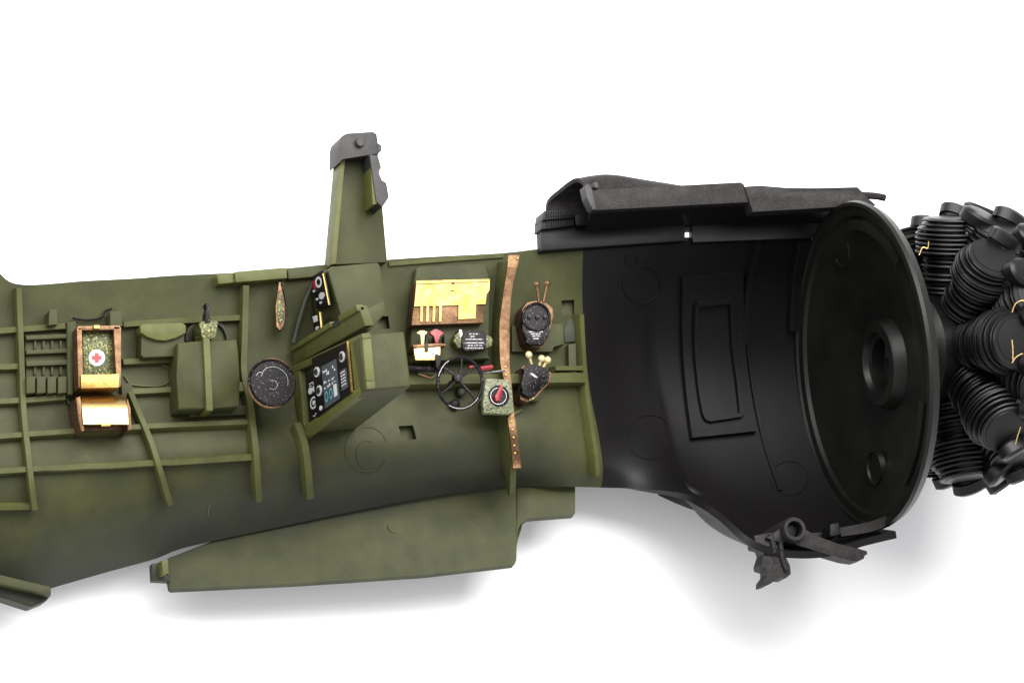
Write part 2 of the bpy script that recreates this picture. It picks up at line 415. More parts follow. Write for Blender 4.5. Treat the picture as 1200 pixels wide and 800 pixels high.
# first aid box --------------------------------------------------------------
zb = sz(115, 420)
fa = multi('first_aid_box', [[(90,384),(96,383),(98,452),(92,455)], [(133,382),(142,383),(142,452),(137,455)], [(91,382),(141,381),(141,386),(91,387)]], zb + .38, zb - .05, COPPER, FUS, .008)
fa['label'] = 'copper first aid box with red cross pad'
prism('pad', [(97,389),(134,388),(134,440),(98,441)], zb + .27, zb + .1, SPOL, fa, .01)
prism('lip', [(95,439),(140,438),(139,454),(95,455)], zb + .42, zb + .1, GOLD, fa, .006)
prism('catch', [(110,381),(117,381),(117,385),(110,385)], zb + .44, zb + .3, GOLD, fa, .004)
prism('roundel', circ(113.5, 419, 9.6), zb + .275, zb + .265, WHITE, fa, 0)
prism('red_cross', [(111.3,413.5),(115.7,413.5),(115.7,416.8),(119,416.8),(119,421.2),(115.7,421.2),(115.7,424.5),(111.3,424.5),(111.3,421.2),(108,421.2),(108,416.8),(111.3,416.8)], zb + .281, zb + .27, REDP, fa, 0)
# tray below: a bent brass sheet between copper cheeks
rows = [(462,.16),(465,.27),(470,.36),(477,.41),(486,.43),(497,.43)]
Gt = []
for k in range(9):
    x0 = 95 + k / 8 * 53; Gt.append([at_z(x0 + (y - 463) * .08, y, zb + h) for y, h in rows])
lid = link('folded_lid', grid_bm([[Vector(q) for q in smoothpath([tuple(p) for p in c], 4)] for c in Gt], .012), BRIGHT, FUS, True)
lid['label'] = 'bent brass lid hanging below the first aid box'
prism('cheek', [(89,466),(94,464),(97,480),(99,505),(95,505),(92,490)], zb + .40, zb - .05, COPPER, lid, .004)
prism('cheek', [(149,466),(153,478),(154,503),(150,504),(149,490)], zb + .40, zb - .05, COPPER, lid, .004)
prism('lower_edge', [(98,498),(152,496),(151,503),(99,505)], zb + .2, zb - .02, COPPER, lid, .004)
prism('lug', [(118,496),(130,495.5),(129,499),(119,499.5)], zb + .44, zb + .41, GOLD, lid, .002)
# envelope pouch
zp = sz(190, 400)
po = prism('pouch', [(166,382),(216,380),(217,414),(214,417),(168,419),(165,415)], zp + .22, zp - .1, GREEN, FUS, .03)
prism('flap', [(164,382),(168,379),(214,378),(218,381),(218,390),(206,396),(194,399),(182,398),(172,394),(165,390)], zp + .28, zp + .1, GREENL, po, .015)
rib('moulded_edge', [(146,440),(152,448),(160,451),(185,452),(197,447),(199,436),(197,430),(190,428)], 2.2, .025)
# equipment box with strap
zq = sz(242, 440)
eb = prism('equipment_box', [(208,401),(238,399.5),(278,397),(279,412),(281,450),(281,476),(250,478),(209,480),(207,440)], zq + .38, zq - .1, GREEN, FUS, .025)
prism('strap', [(238,396),(246,396),(250,481),(242,481)], zq + .44, zq, GREENL, eb, .012)
prism('box_foot', [(220,478),(290,474),(292,486),(222,489)], zq + .1, zq - .1, GREEN, FUS, .02)
rib('hose', [(219,399),(222,385),(234,376),(250,375),(263,384),(268,400)], 4, .05, GREEND)
cl = prism('buckle', [(233,379),(238,376),(252,375),(256,377),(253,394),(249,397),(238,397),(236,392)], zq + .42, zq + .1, SPOL, FUS, .012)
prism('hook', [(241,355),(245,355),(247,362),(245,368),(247,377),(241,378),(241,367),(243,361)], zq + .44, zq + .3, SPBLK, cl, .006)
# black round plate
zc = .55 + sz(318, 449)
bd = turned('round_plate', at_z(318, 449, zc), [(0,0),(0,.285),(.03,.285),(.045,.27),(.03,.25),(.03,0)], SPBLK, FUS)
bd['label'] = 'round sparkling black plate with copper rim'
bd_r = tube('rim', [at_z(x, y, zc + .02) for x, y in circ(318, 449, 26.5, 28.5, 40)], .013, COPPER, bd, True)
for c in ([(306,441),(311,432),(322,430),(332,435),(337,443),(337,452)], [(316,455),(322,456),(325,451),(322,446),(316,446)], [(300,440),(304,436),(308,437)]):
    tube('raised_curl', [at_z(x, y, zc + .035) for x, y in smoothpath(c)], .004, SILV, bd, n=6)
tube('plate_stem', [at_z(318, 449, zc + .01), Vector((at_z(318,449,zc).x, at_z(318,449,zc).y, sz(318,449) - .05))], .08, GREEND, bd)
# hanging lever
zl = sz(330, 360) + .22
lv = prism('hanging_lever', [(327,330),(331,331),(336,352),(337,375),(334,384),(329,388),(324,383),(323,360)], zl, zl - .06, COPPER, FUS, .01)
prism('face', [(327,340),(330,345),(333,360),(333,374),(329,381),(326,376),(325,358)], zl + .012, zl - .01, SPOL, lv, .004)
tube('edge_bead', [at_z(x, y, zl + .01) for x, y in smoothpath([(330,331),(334,347),(336,366),(334,380),(329,387)])], .012, SPBLK, lv, n=6)
tube('lever_post', [at_z(330, 380, zl - .03), hit(330, 380)[0]], .03, GREEND, lv)
# strut beside the panel
tube('strut', [at_z(x, y, z) for x, y, z in ((368,328,-.75),(358,352,-.8),(350,378,-.85),(344,402,-.9))], .035, GREEND, FUS)

# ------------------------------------------------------------------ instrument panel
def quadpt(P, u, v):
    a = P[0].lerp(P[1], u); b_ = P[3].lerp(P[2], u); return a.lerp(b_, v)
def slab(name, P, off, th, mat, parent, bev=.0):
    """P four corners TL,TR,BR,BL in space, slab between offsets along -X"""
    bm = bmesh.new()
    add_prism(bm, [p + VX * (-off) for p in P], [p + VX * (-off + th) for p in P], bev)
    return link(name, bm, mat, parent, True, 50)
A = [at_z(349,428,-.98), at_z(431,390,1.25), at_z(437,455,1.25), at_z(357,516,-.98)]
def sub(P, u0, v0, u1, v1): return [quadpt(P, u0, v0), quadpt(P, u1, v0), quadpt(P, u1, v1), quadpt(P, u0, v1)]
pan = slab('instrument_panel', sub(A, .03, .03, .95, .97), 0, .08, GREEND, FUS, 0)
pan['label'] = 'lower instrument panel with black face, white dials and olive hood'
def sub(P, u0, v0, u1, v1): return [quadpt(P, u0, v0), quadpt(P, u1, v0), quadpt(P, u1, v1), quadpt(P, u0, v1)]
for uv in ((0, 0, 1, .10), (0, .86, 1, 1), (0, .10, .09, .86), (.83, .10, 1, .86)):
    slab('frame', sub(A, *uv), .07, .10, GREENL, pan, .012)
f1 = sub(A, .13, .2, .30, .86); f2 = sub(A, .30, .03, .80, .88)
slab('side_face', f1, .03, .03, BLK, pan); slab('main_face', f2, .085, .1, BLK, pan)
bm = bmesh.new(); e = sub(A, .80, .03, .815, .88); add_prism(bm, [p - VX * .092 for p in e], [p - VX * .07 for p in e]); link('brass_edge', bm, GOLD, pan)
def on(P, off, u, v): return quadpt(P, u, v) - VX * off
def dial(P, off, u, v, ru, rv, mat, nm='dial', rin=0, th=.012, n=20, parent=None):
    bm = bmesh.new()
    o_ = [on(P, off + th, u + ru * math.cos(a), v + rv * math.sin(a)) for a in [2 * math.pi * k / n for k in range(n)]]
    if rin:
        i_ = [on(P, off + th, u + ru * rin * math.cos(a), v + rv * rin * math.sin(a)) for a in [2 * math.pi * k / n for k in range(n)]]
        vo = [bm.verts.new(p) for p in o_]; vi = [bm.verts.new(p) for p in i_]
        for k in range(n): bm.faces.new((vo[k], vo[(k + 1) % n], vi[(k + 1) % n], vi[k]))
    else: add_prism(bm, o_, [p + VX * th for p in o_])
    return link(nm, bm, mat, parent or pan)
dial(f2, .086, .13, .27, .07, .085, WHITE); dial(f2, .086, .15, .60, .07, .09, WHITE)
dial(f2, .086, .86, .24, .07, .10, WHITE); dial(f2, .086, .15, .9, .03, .04, WHITE)
dial(f2, .086, .13, .27, .05, .055, SILV, th=.02); dial(f2, .086, .15, .60, .05, .06, SILV, th=.02); dial(f2, .086, .86, .24, .05, .07, SILV, th=.02)
slab('grey_plate', sub(f2, .27, .22, .68, .96), .092, .01, GREY, pan); slab('grey_plate', sub(f2, .77, .48, .93, .86), .092, .01, GREY, pan)
for (u, v) in ((.35,.78),(.48,.78)): dial(f2, .093, u, v, .05, .10, TEAL, 'teal_ring', .6, .004)
slab('white_block', sub(f2, .56, .66, .64, .88), .097, .01, WHITE, pan)
bm = bmesh.new(); rr = random.Random(3)
for u in [.31 + .045 * k for k in range(8)]:
    for v in (.30, .36, .50, .58):
        if rr.random() < .6:
            q = sub(f2, u, v + rr.random() * .03, u + .012 + rr.random() * .02, v + .035 + rr.random() * .03); add_prism(bm, [p - VX * .099 for p in q], [p - VX * .09 for p in q])
for u in (.79, .84, .88):
    for v in (.52, .58, .64, .70, .76):
        q = sub(f2, u, v, u + .02, v + .025); add_prism(bm, [p - VX * .099 for p in q], [p - VX * .09 for p in q])
wm = link('white_marks', bm, WHITE, pan); wm['kind'] = 'stuff'
dial(f1, .031, .35, .36, .16, .07, WHITE); dial(f1, .031, .72, .36, .16, .07, WHITE)
dial(f1, .031, .55, .64, .30, .13, WHITE, 'dial_ring', .7); dial(f1, .031, .55, .64, .1, .05, WHITE)
bm = bmesh.new()
for u, v in ((.3,.2),(.5,.2),(.7,.18),(.3,.25),(.6,.24),(.4,.9),(.6,.88),(.75,.87)):
    q = sub(f1, u, v, u + .12, v + .02); add_prism(bm, [p - VX * .042 for p in q], [p - VX * .03 for p in q])
wm = link('white_marks', bm, WHITE, pan); wm['kind'] = 'stuff'
# hood body behind the face
H = [at_z(397,405,.3), at_z(430,390,1.2), at_z(437,453,1.2), at_z(403,476,.3)]
bm = bmesh.new()
hb = [at_z(421,393,1.22), at_z(474,388,1.22), at_z(482,453,1.22), at_z(428,458,1.22)]
lowz = -.95
hb2 = [Vector((p.x + .02, p.y, z)) for p, z in zip(hb, (lowz, lowz, lowz, lowz))]
add_prism(bm, hb, hb2, .03, 3)
link('hood', bm, GREEN, pan, True, 50)
# upper side console with its own instrument strips
up = prism('upper_console', [(384,316),(388,312),(443,307),(446,312),(452,364),(448,372),(433,378),(400,372)], -.12, -1.0, GREEN, FUS, .03)
up['label'] = 'upper console block against the sill'
B1 = [at_z(368,325,-.72), at_z(382,316,-.15), at_z(390,357,-.15), at_z(375,362,-.72)]
B2 = [at_z(368,368,-.62), at_z(379,365,-.3), at_z(381,384,-.3), at_z(373,389,-.62)]
s1 = slab('instrument_strip', B1, .04, .02, BLK, up); s2 = slab('instrument_strip', B2, .04, .02, BLK, up)
slab('brass_edge', sub(B1, .95, .1, 1, 1), .05, .015, GOLD, up); slab('brass_edge', sub(B2, .88, 0, 1, 1), .05, .015, GOLD, up)
dial(B1, .042, .6, .27, .26, .16, WHITE, 'dial_ring', .55, parent=up); dial(B1, .042, .62, .68, .2, .10, WHITE, parent=up)
slab('red_patch', sub(B1, .05, .12, .3, .4), .045, .004, RED, up)
dial(B1, .042, .22, .72, .08, .04, WHITE, parent=up); dial(B1, .042, .45, .86, .08, .04, WHITE, parent=up); dial(B1, .042, .1, .45, .07, .04, WHITE, parent=up)
slab('white_block', sub(B2, .2, .15, .65, .5), .05, .01, WHITE, up); dial(B2, .045, .5, .88, .2, .1, WHITE, parent=up)
# glare ledge
Lg = [at_z(341,409,-.95), at_z(420,358,1.1), at_z(428,382,1.1), at_z(345,428,-.95)]
lg = slab('glare_ledge', Lg, 0, .10, RIBM, FUS, .02)
slab('ledge_lip', sub(Lg, 0, -.05, .62, .22), .03, .08, GREENL, lg, .01); slab('ledge_lip', sub(Lg, .74, -.05, 1, .25), .03, .08, GREENL, lg, .01)
slab('ledge_notch', sub(Lg, .62, .05, .72, .3), .01, .08, GREEND, lg, .0)
bm = bmesh.new(); prism_bm(bm, [(424,364),(450,352),(452,366),(436,385),(428,387)], .35, -.9, .02); link('ledge_block', bm, GREEN, lg, True)

# ------------------------------------------------------------------ upright bracket
br = prism('upright_bracket', [(404,180),(438,179),(447,230),(454,307),(391,310)], -.75, -.92, GREEN, FUS, .01)
br['label'] = 'tapered olive bracket rising above the cockpit sill'
prism('side_flange', [(399,186),(405,184),(394,309),(388,310)], -.62, -.9, GREENL, br, .012)
prism('cap', [(399,166),(401,159),(407,156),(437,154),(442,157),(443,170),(444,182),(404,184),(399,190)], -.5, -.94, RAW, br, .02)
prism('right_flange', [(433,181),(443,182),(447,196),(443,203),(447,212),(453,214),(456,231),(448,243),(441,236)], -.42, -.8, RAW, br, .01)
prism('right_flange_face', [(434,186),(438,190),(444,238),(437,240)], -.44, -.8, GREENL, br, .005)
turned('bolt', at_z(421, 168, -.5), [(-.02,0),(-.02,.055),(.05,.055),(.06,.045),(.06,0)], RAW, br)
prism('notch', [(443,168),(447,170),(447,177),(443,178)], -.55, -.7, RAW, br, .004)

# ------------------------------------------------------------------ map case
zm = sz(525, 360)
mc = prism('map_case', [(487,315),(492,312),(568,308),(572,312),(573,330),(570,380),(575,420),(480,424),(484,340)], zm + .16, zm - .1, GREEN, FUS, .03)
mc['label'] = 'raised olive side case carrying a brass and copper map holder'
cp = prism('copper_plate', [(487,331),(572,328),(569,352),(567,378),(482,381),(485,357)], zm + .30, zm + .12, COPPER, mc, .006)
gp = [(488,331),(488,329),(530,328),(574,327),(573.5,340),(570,345),(569,356),(558,356.5),(557,373),(537,374),(537.5,357.5),(518,358)]
for x in (515, 507.5, 500, 493): gp += [(x+2.8,358.2),(x+2,376.5),(x-.6,377),(x,358.5)]
gp += [(485.5,359),(487,345)]
prism('brass_plate', gp, zm + .325, zm + .30, GOLD, cp, 0)
prism('slot', circ(531, 331.5, 2.2, 1.6, 12), zm + .33, zm + .322, BLK, cp, 0); prism('slot', circ(530.5, 340, 2, 1.2, 12, 180, 360), zm + .33, zm + .322, BLK, cp, 0)
tube('fold_line', [at_z(488, 333, zm + .325), at_z(573, 330, zm + .325)], .006, COPPER, cp, n=6)
# throttle levers
zt = zm + .36
t1 = prism('brass_lever', [(489,389),(493,387),(497,387),(501,389),(500,391),(497,392),(497.5,404),(493,404),(493.5,392),(489,391)], zt, zt - .04, CREAM, FUS, .006)
t2 = prism('red_lever', [(504,389),(508,386),(512,385),(516,388),(520,389),(519,392),(515,393),(514,402),(510,402),(509,393),(505,392)], zt, zt - .04, RED, FUS, .006)
for p in (t1, t2): pass
bkt = prism('lever_quadrant', [(484,404),(516,402),(523,403),(523,405),(516,406),(485,408)], zt + .02, zm + .1, COPPER, FUS, .004)
prism('tray', [(485,408),(516,406),(516,419),(515,422),(487,422)], zt + .01, zt - .03, BRIGHT, bkt, .006)
prism('tab', [(498,402),(502,402),(502,412),(498,412)], zt + .03, zt - .03, GREEND, bkt, .002)
for x in (499, 510, 521): prism('dark_gate', [(x,392),(x+2.5,391),(x+2.5,402),(x,403)], zt - .08, zm + .1, GREEND, bkt, .003)
# placard plate
pz = zm + .34
pl = prism('placard', [(544,389),(548,387),(567,387),(570,391),(570,407),(567,410),(544,411),(541,404),(542,394)], pz, pz - .06, SPBLK, FUS, .01)
pl['label'] = 'black placard with white lettering between olive ears'
prism('ear', [(533,393),(538,388),(543,390),(543,408),(537,407),(532,400)], pz - .03, zm + .1, SPOL, pl, .006)
prism('ear', [(569,392),(575,394),(578,399),(576,405),(569,408)], pz - .03, zm + .1, SPOL, pl, .006)
prism('grey_chip', [(538,386),(541,386),(543,393),(539,396)], pz - .02, zm + .1, SILV, pl, .004)
def marks(name, lines, z, parent, seed=1, h=1.3, slope=0):
    """rows of tiny white characters, as small strokes"""
    rr = random.Random(seed); bm = bmesh.new()
    for x0, x1, y in lines:
        x = x0
        while x < x1:
            w = rr.uniform(.5, 1.3); yy = y + slope * (x - x0)
            k = rr.random()
            if k < .5: prism_bm(bm, [(x, yy), (x + w, yy), (x + w, yy + h), (x, yy + h)], z, z - .005)
            elif k < .75: prism_bm(bm, [(x, yy), (x + w, yy), (x + w, yy + .5), (x, yy + .5)], z, z - .005); prism_bm(bm, [(x, yy + h - .4), (x + w, yy + h - .4), (x + w, yy + h), (x, yy + h)], z, z - .005)
            else: prism_bm(bm, [(x, yy), (x + .45, yy), (x + .45, yy + h), (x, yy + h)], z, z - .005)
            x += w + rr.uniform(.25, .6)
    o = link(name, bm, WHITE, parent); o['kind'] = 'stuff'; return o
marks('lettering', [(550,560,390.5),(552,556,393.5),(546,566,396.8),(545,567,401),(548,564,404),(545,566,407)], pz + .004, pl, 4)
# horizontal pushrods in the trough
tube('control_rod', [at_z(478, 431, zm + .28), at_z(520, 434, zm + .28)], .03, SPBLK, FUS)
tube('control_rod', [at_z(566, 437.5, zm + .33), at_z(592, 434, zm + .33)], .013, SILV, FUS)
tube('control_rod', [at_z(490, 438, zm + .3), at_z(505, 443, zm + .3), at_z(516, 438, zm + .3)], .011, COPPER, FUS)
tube('red_grip', [at_z(563, 432, zm + .36), at_z(577, 430, zm + .36)], .028, RED, FUS)
tube('red_grip', [at_z(550, 431, zm + .36), at_z(559, 429, zm + .36)], .024, RED, FUS)
prism('black_lever', [(511,414),(516,416),(517,424),(514,432),(511,430)], zm + .4, zm + .2, SPBLK, FUS, .006)
# spoked wheel
zw = sz(539, 448) + .42
wh = tube('trim_wheel', [at_z(x, y, zw) for x, y in circ(539, 448.5, 26, 30, 44)], .021, SPBLK, FUS, True)
wh['label'] = 'black spoked wheel with thin bright rim'
tube('bright_rim', [at_z(x, y, zw + .026) for x, y in circ(539, 448.5, 26, 30, 24, 120, 165)], .005, SILV, wh, n=6)
tube('bright_rim', [at_z(x, y, zw + .026) for x, y in circ(539, 448.5, 26, 30, 30, 240, 325)], .004, SILV, wh, n=6)
for x, y in ((519,430),(558,428),(515,462),(558,470),(541,419)):
    tube('spoke', [at_z(a, b2, zw) for a, b2 in smoothpath([(535,444),((535+x)/2+2,(444+y)/2),(x,y)], 4)], .015, SPBLK, wh, n=6)
turned('hub', at_z(535, 444, zw - .03), [(0,0),(0,.06),(.07,.05),(.08,0)], SPBLK, wh)
tube('axle', [at_z(535, 444, zw), Vector((at_z(535,444,zw).x, at_z(535,444,zw).y, sz(535,444) - .02))], .03, GREEND, wh)
turned('wall_knob', hit(538, 461)[0], [(-.05,0),(-.05,.05),(.1,.05),(.12,.03),(.12,0)], GREEND, FUS)
turned('wall_knob', hit(531, 475)[0], [(-.05,0),(-.05,.06),(.08,.06),(.1,.03),(.1,0)], BLACK, FUS)
# copper strap with rivets
zs = lambda y: sz(595, y) + .34
sp = [(602.5,299,6.5),(600.5,312,5.8),(598,325,5),(595,342,4.8),(593,360,5.2),(591.3,380,5.8),(591.3,400,5.8),(591.5,420,5.5),(592.5,432,5),(595,446,4.2),(597,470,4),(599,488,4.2),(601.5,505,4.4),(604,525,4.6),(606,548,4.8)]
pth = smoothpath(sp, 4)
bm = bmesh.new()
tl = []
for x, y, w in pth:
    z = zs(min(max(y, 312), 540)); tl.append((at_z(x - w, y, z), at_z(x + w, y, z)))
for k in range(len(tl) - 1):
    pass
vt = [[bm.verts.new(p) for p in (a, a.lerp(c, .5) + Vector((0, 0, .008)), c, c - VZ * .03, a - VZ * .03)] for a, c in tl]
for k in range(len(vt) - 1):
    for j in range(5): bm.faces.new((vt[k][j], vt[k][(j+1) % 5], vt[k+1][(j+1) % 5], vt[k+1][j]))
bm.faces.new(vt[0]); bm.faces.new(vt[-1][::-1])
st = link('copper_strap', bm, COPPER, FUS, True, 30)
for x, y in ((592,430),(592.8,439.6),(598,486),(599,494),(600.3,503.5),(601.6,512.6),(602.5,522),(603.3,531),(604.6,540.6),(599.5,304),(606.5,303)):
    z = zs(min(max(y, 312), 540))
    turned('rivet', at_z(x, y, z), [(0,0),(0,.017),(.014,.013),(.02,0)], GOLD, st, n=10)
# fuel selector
zf = sz(584, 465) + .5
fs = prism('selector_plate', [(569,444),(576,443),(597,445),(600,455),(602,484),(594,485),(567,484),(566,470)], zf, zf - .08, SPGRN, FUS, .012)
fs['label'] = 'speckled green plate with black dial and red pointer'
turned('dial', at_z(584, 464, zf - .01), [(0,0),(0,.125),(.03,.125),(.035,.105),(.022,.1),(.022,0)], SPBLK, fs)
tube('dial_rim', [at_z(x, y, zf + .02) for x, y in circ(584, 464, 9.3, 9.5, 28)], .007, SILV, fs, True, 6)
prism('red_pointer', [(580,463),(585,457),(586,451),(588,449),(590,453),(588,463),(586,469),(581,470)], zf + .06, zf + .01, RED, fs, .008)
tube('plate_post', [at_z(584, 466, zf - .05), Vector((at_z(584,466,zf).x, at_z(584,466,zf).y, sz(584,466) - .02))], .1, GREEND, fs)
# round gauge with horns
zg = sz(628, 375) + .3
gb = prism('gauge_backing', [(612,362),(618,354),(630,352),(640,354),(648,361),(649,372),(645,380),(640,402),(634,407),(622,406),(616,400),(611,378)], zg, zg - .28, COPPER, FUS, .01)
gb['label'] = 'round black gauge with two copper horns'
prism('body', [(613,366),(617,358),(625,356),(634,356),(642,360),(646,368),(646,377),(642,388),(640,400),(637,404),(620,404),(616,399),(614,385),(611,376)], zg + .07, zg, SPBLK, gb, .02)
tube('bezel', [at_z(x, y, zg + .075) for x, y in circ(628.5, 371.5, 15.5, 16, 36)], .016, SPBLK, gb, True)
for x, y in ((620,372),(629,372),(638,372)): turned('knob', at_z(x, y, zg + .06), [(0,0),(0,.03),(.03,.025),(.035,0)], SPBLK, gb, n=12)
marks('lettering', [(620,635,388),(622,633,390.5),(624,632,393),(625,631,396)], zg + .074, gb, 9)
for (x, y, x2, y2) in ((629,333,631.5,354), (641.5,332,637,354)):
    h = turned('horn_knob', at_z(x, y, zg + .03), [(-.03,0),(-.02,.03),(.01,.038),(.03,.02),(.035,0)], COPPER, gb, n=14)
    tube('horn', [at_z(x, y, zg + .03), at_z(x2, y2, zg)], .02, COPPER, gb)
# switch unit
zk = sz(625, 445) + .3
sb = prism('switch_base', [(611,431),(614,428),(646,436),(645,447),(628,466),(618,471),(610,468),(609,461),(612,448)], zk, zk - .28, COPPER, FUS, .008)
sb['label'] = 'angular black switch unit with three brass knobs'
prism('body', [(613,431),(618,427),(628,426),(641,431),(645,438),(643,448),(632,458),(625,466),(617,464),(611,460),(613,450)], zk + .08, zk, SPBLK, sb, .02)
for x, y, x2, y2 in ((619.6,415.6,623,427), (634.6,420,631,431), (641.6,421.6,636,431)):
    turned('knob', at_z(x, y, zk + .08), [(-.035,0),(-.02,.035),(.01,.043),(.03,.025),(.035,0)], CREAM, sb, n=16)
    tube('stem', [at_z(x, y, zk + .08), at_z(x2, y2, zk + .04)], .018, CREAM, sb)
for k in range(3): tube('white_stripe', [at_z(621 + k * 1.5, 437 + k * .2, zk + .085), at_z(627 + k * 1.5, 442 + k * .2, zk + .085)], .005, WHITE, sb, n=5)
prism('brass_foot', [(623,461),(627,461),(626,467),(620,469),(621,466)], zk + .02, zk - .08, CREAM, sb, .004)
prism('wall_block', [(624,455),(637,450),(637,465),(630,470),(622,470)], sz(630,460) + .14, sz(630,460) - .05, GREEN, FUS)
# structural blocks right of the strap
prism('wall_block', [(600,381),(660,379),(661,404),(648,405),(648,412),(600,412)], sz(630,395) + .1, sz(630,395) - .1, GREEN, FUS)
prism('wall_block', [(666,403),(675,402),(676,440),(667,441)], sz(670,420) + .12, sz(670,420) - .1, GREEN, FUS)
prism('recess_shade_patch', [(661,374),(673,373),(674,400),(662,401)], sz(667,387) + .02, sz(667,387) - .03, GREEND, FUS, .004)  # dark plate on the wall, its colour paints in a recess's shade
# moulding circles
def ring(cx, cy, rx, ry, h, w, mat, n=40, a0=0, a1=360, nm='mould_mark'):
    rib(nm, circ(cx, cy, rx, ry, n, a0, a1) + ([circ(cx, cy, rx, ry, n)[0]] if a1 - a0 >= 360 else []), w, h, mat, FUS, 1)
ring(430, 526, 25, 26, .008, 1.5, GREEN, 40, 20, 330); ring(430, 532, 12, 16, .008, 1.2, GREEN, 20, 60, 270)

# ------------------------------------------------------------------ wing root plate
zpl = lambda x, y: -1.62 + .08 * max(0, min(1, (x - 560) / 60)) + (y - 570 - (674 - x) * .17) / 100 * .22
wp = [(196,657),(200,690),(350,683),(500,673),(603,661),(606,657),(605,626),(607,618),(611,611),(618,607),(672,603),(675,600),(674,560),(650,560),(620,561),(590,564),(560,569),(530,575),(500,581),(450,590),(400,598),(350,609),(300,620),(250,633)]
up_ = [(196,654),(250,633),(300,620),(350,609),(400,598),(450,590),(500,581),(530,575),(560,569),(590,564),(620,561),(650,560),(674,560)]
lo_ = [(196,668),(199,688),(202,690),(350,683),(500,673),(601,661),(605,656),(606,626),(608,617),(612,611),(619,607),(672,603),(674,601)]
def lin(P, x):
    for (a, c), (b2, d) in zip(P, P[1:]):
        if a <= x <= b2: return c + (d - c) * (x - a) / (b2 - a)
    return P[-1][1]
xs = sorted(set([196, 197, 199, 200.5, 202] + list(range(206, 600, 8)) + [601, 603, 605, 605.5, 606, 607, 608, 610, 612, 615, 619] + list(range(624, 672, 8)) + [672, 674]))
Gp = []
for x in xs:
    y0, y1 = lin(up_, x), lin(lo_, x)
    Gp.append([at_z(x, y0 + (y1 - y0) * k / 16, zpl(x, y0 + (y1 - y0) * k / 16) - .10 * (1 - k / 16) ** 3) for k in range(17)])
o = link('wing_root_plate', grid_bm(Gp, .10), GREEN, FUS, True, 40)
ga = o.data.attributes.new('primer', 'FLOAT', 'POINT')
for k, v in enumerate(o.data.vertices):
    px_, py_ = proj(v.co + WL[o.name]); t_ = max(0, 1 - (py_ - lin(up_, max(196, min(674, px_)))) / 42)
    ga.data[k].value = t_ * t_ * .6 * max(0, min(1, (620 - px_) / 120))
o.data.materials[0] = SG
o['label'] = 'flat olive wing root plate below the cockpit wall'
prism('root_peg', [(189,656),(197,655),(198,671),(191,673)], -1.32, -1.55, GREENL, FUS, .01)
prism('root_step', [(178,660),(190,658),(191,673),(201,675),(200,681),(179,680)], -1.5, -1.62, GREEND, FUS, .01)
rib('mould_mark', [(456,614),(457,620),(463,623),(470,620)], 1, .004)

tube('dust_hair', [hit(x, y)[0] + VZ * .01 for x, y in ((245,592),(244,600),(243.5,606))], .003, SILV, FUS, n=5)
# ------------------------------------------------------------------ nose details
# flared fillet lip behind the belly edge
Lp = []
for (xa, ya, za), (xb, yb, zb_), (xc, yc, zc_) in (((768,564,-1.50),(769,570,-1.52),(770,578,-1.56)), ((785,566,-1.52),(789,575,-1.5),(793,585,-1.58)), ((806,572,-1.5),(812,581,-1.45),(818,592,-1.58)), ((817,576,-1.45),(824,583,-1.4),(831,595,-1.52))):
    q3 = []
    for x_, y_, z_ in ((xa, ya, za), (xb, yb, zb_), (xc, yc, zc_)):
        h_ = BV.ray_cast(CP, ray(x_, y_).normalized())[0]
        q3.append(at_z(x_, y_, min(z_, h_.z - .14) if h_ else z_))
    Lp.append(q3)
link('fillet_lip', grid_bm([[Vector(q) for q in smoothpath([tuple(p) for p in c], 4)] for c in list(map(list, zip(*[[Vector(q) for q in smoothpath([tuple(r[j]) for r in Lp], 6)] for j in range(3)])))], -.08), BLACK, FUS, True)
# cowl roof
def loft(name, rows, mat, th=-.06, sv=6, su=6, parent=FUS):
    P = [[at_z(*q) for q in r] for r in rows]
    a = [[Vector(q) for q in smoothpath([tuple(p) for p in r], su)] for r in P]
    G2 = [[Vector(q) for q in smoothpath([tuple(r[k]) for r in a], sv)] for k in range(len(a[0]))]
    return link(name, grid_bm(G2, th), mat, parent, True)
loft('cowl_roof', [[(693,238,-.06),(780,232,-.06),(870,228,-.06),(950,232,-.06),(1020,238,-.06)],
                   [(688,256,-.5),(780,250,-.5),(870,246,-.5),(950,246,-.5),(1008,250,-.5)],
                   [(684,268,-.84),(780,262,-.84),(870,258,-.84),(950,257,-.84),(1004,258,-.84)]], BLACK)
prism('inner_strip', [(634,269),(700,263),(803,257.5),(803,282.5),(700,289),(635,294)], -.76, -.92, BLACK, FUS, .012)
prism('inner_strip', [(811,262),(1000,253),(1000,277),(812,284)], -.80, -.92, BLACK, FUS, .012)
prism('inner_strip', [(792,256),(812,256),(812,270),(792,271)], -.84, -.94, BLACK, FUS, .006)
for k in range(2):
    o = prism('ribbed_block', [(635 + k*3,258 - 11*k),(672,254 - 9*k),(672,264 - 9*k),(634 + k*2,269 - 11*k)], -.7 + .05 * k, -.95, BLACK, FUS, .01)
    for i in range(12):
        x = 641 + i * 2.7; y = 259 - 11 * k - i * .25
        prism('ridge', [(x,y),(x+1.1,y),(x+1.1,y+6.5),(x,y+6.5)], -.68 + .05 * k, -.75, BLACK, o, .0)
prism('end_block', [(674,252),(700,249),(700,262),(675,264)], -.66, -.9, BLACK, FUS, .01)
loft('gun_fairing', [[(641,266,-.85),(700,262,-.85),(760,258,-.85),(800,256,-.85)], [(640,238,-.8),(700,236,-.8),(760,234,-.8),(800,232,-.8)],
                     [(655,222,-.62),(700,216,-.62),(760,222,-.62),(800,226,-.62)], [(674,209,-.4),(704,206,-.4),(755,212,-.4),(800,220,-.4)],
                     [(684,216,-.2),(715,207,-.2),(760,213,-.2),(800,218,-.2)], [(691,238,-.02),(715,234,-.02),(760,232,-.02),(800,230,-.02)]], BLACKC, .05)
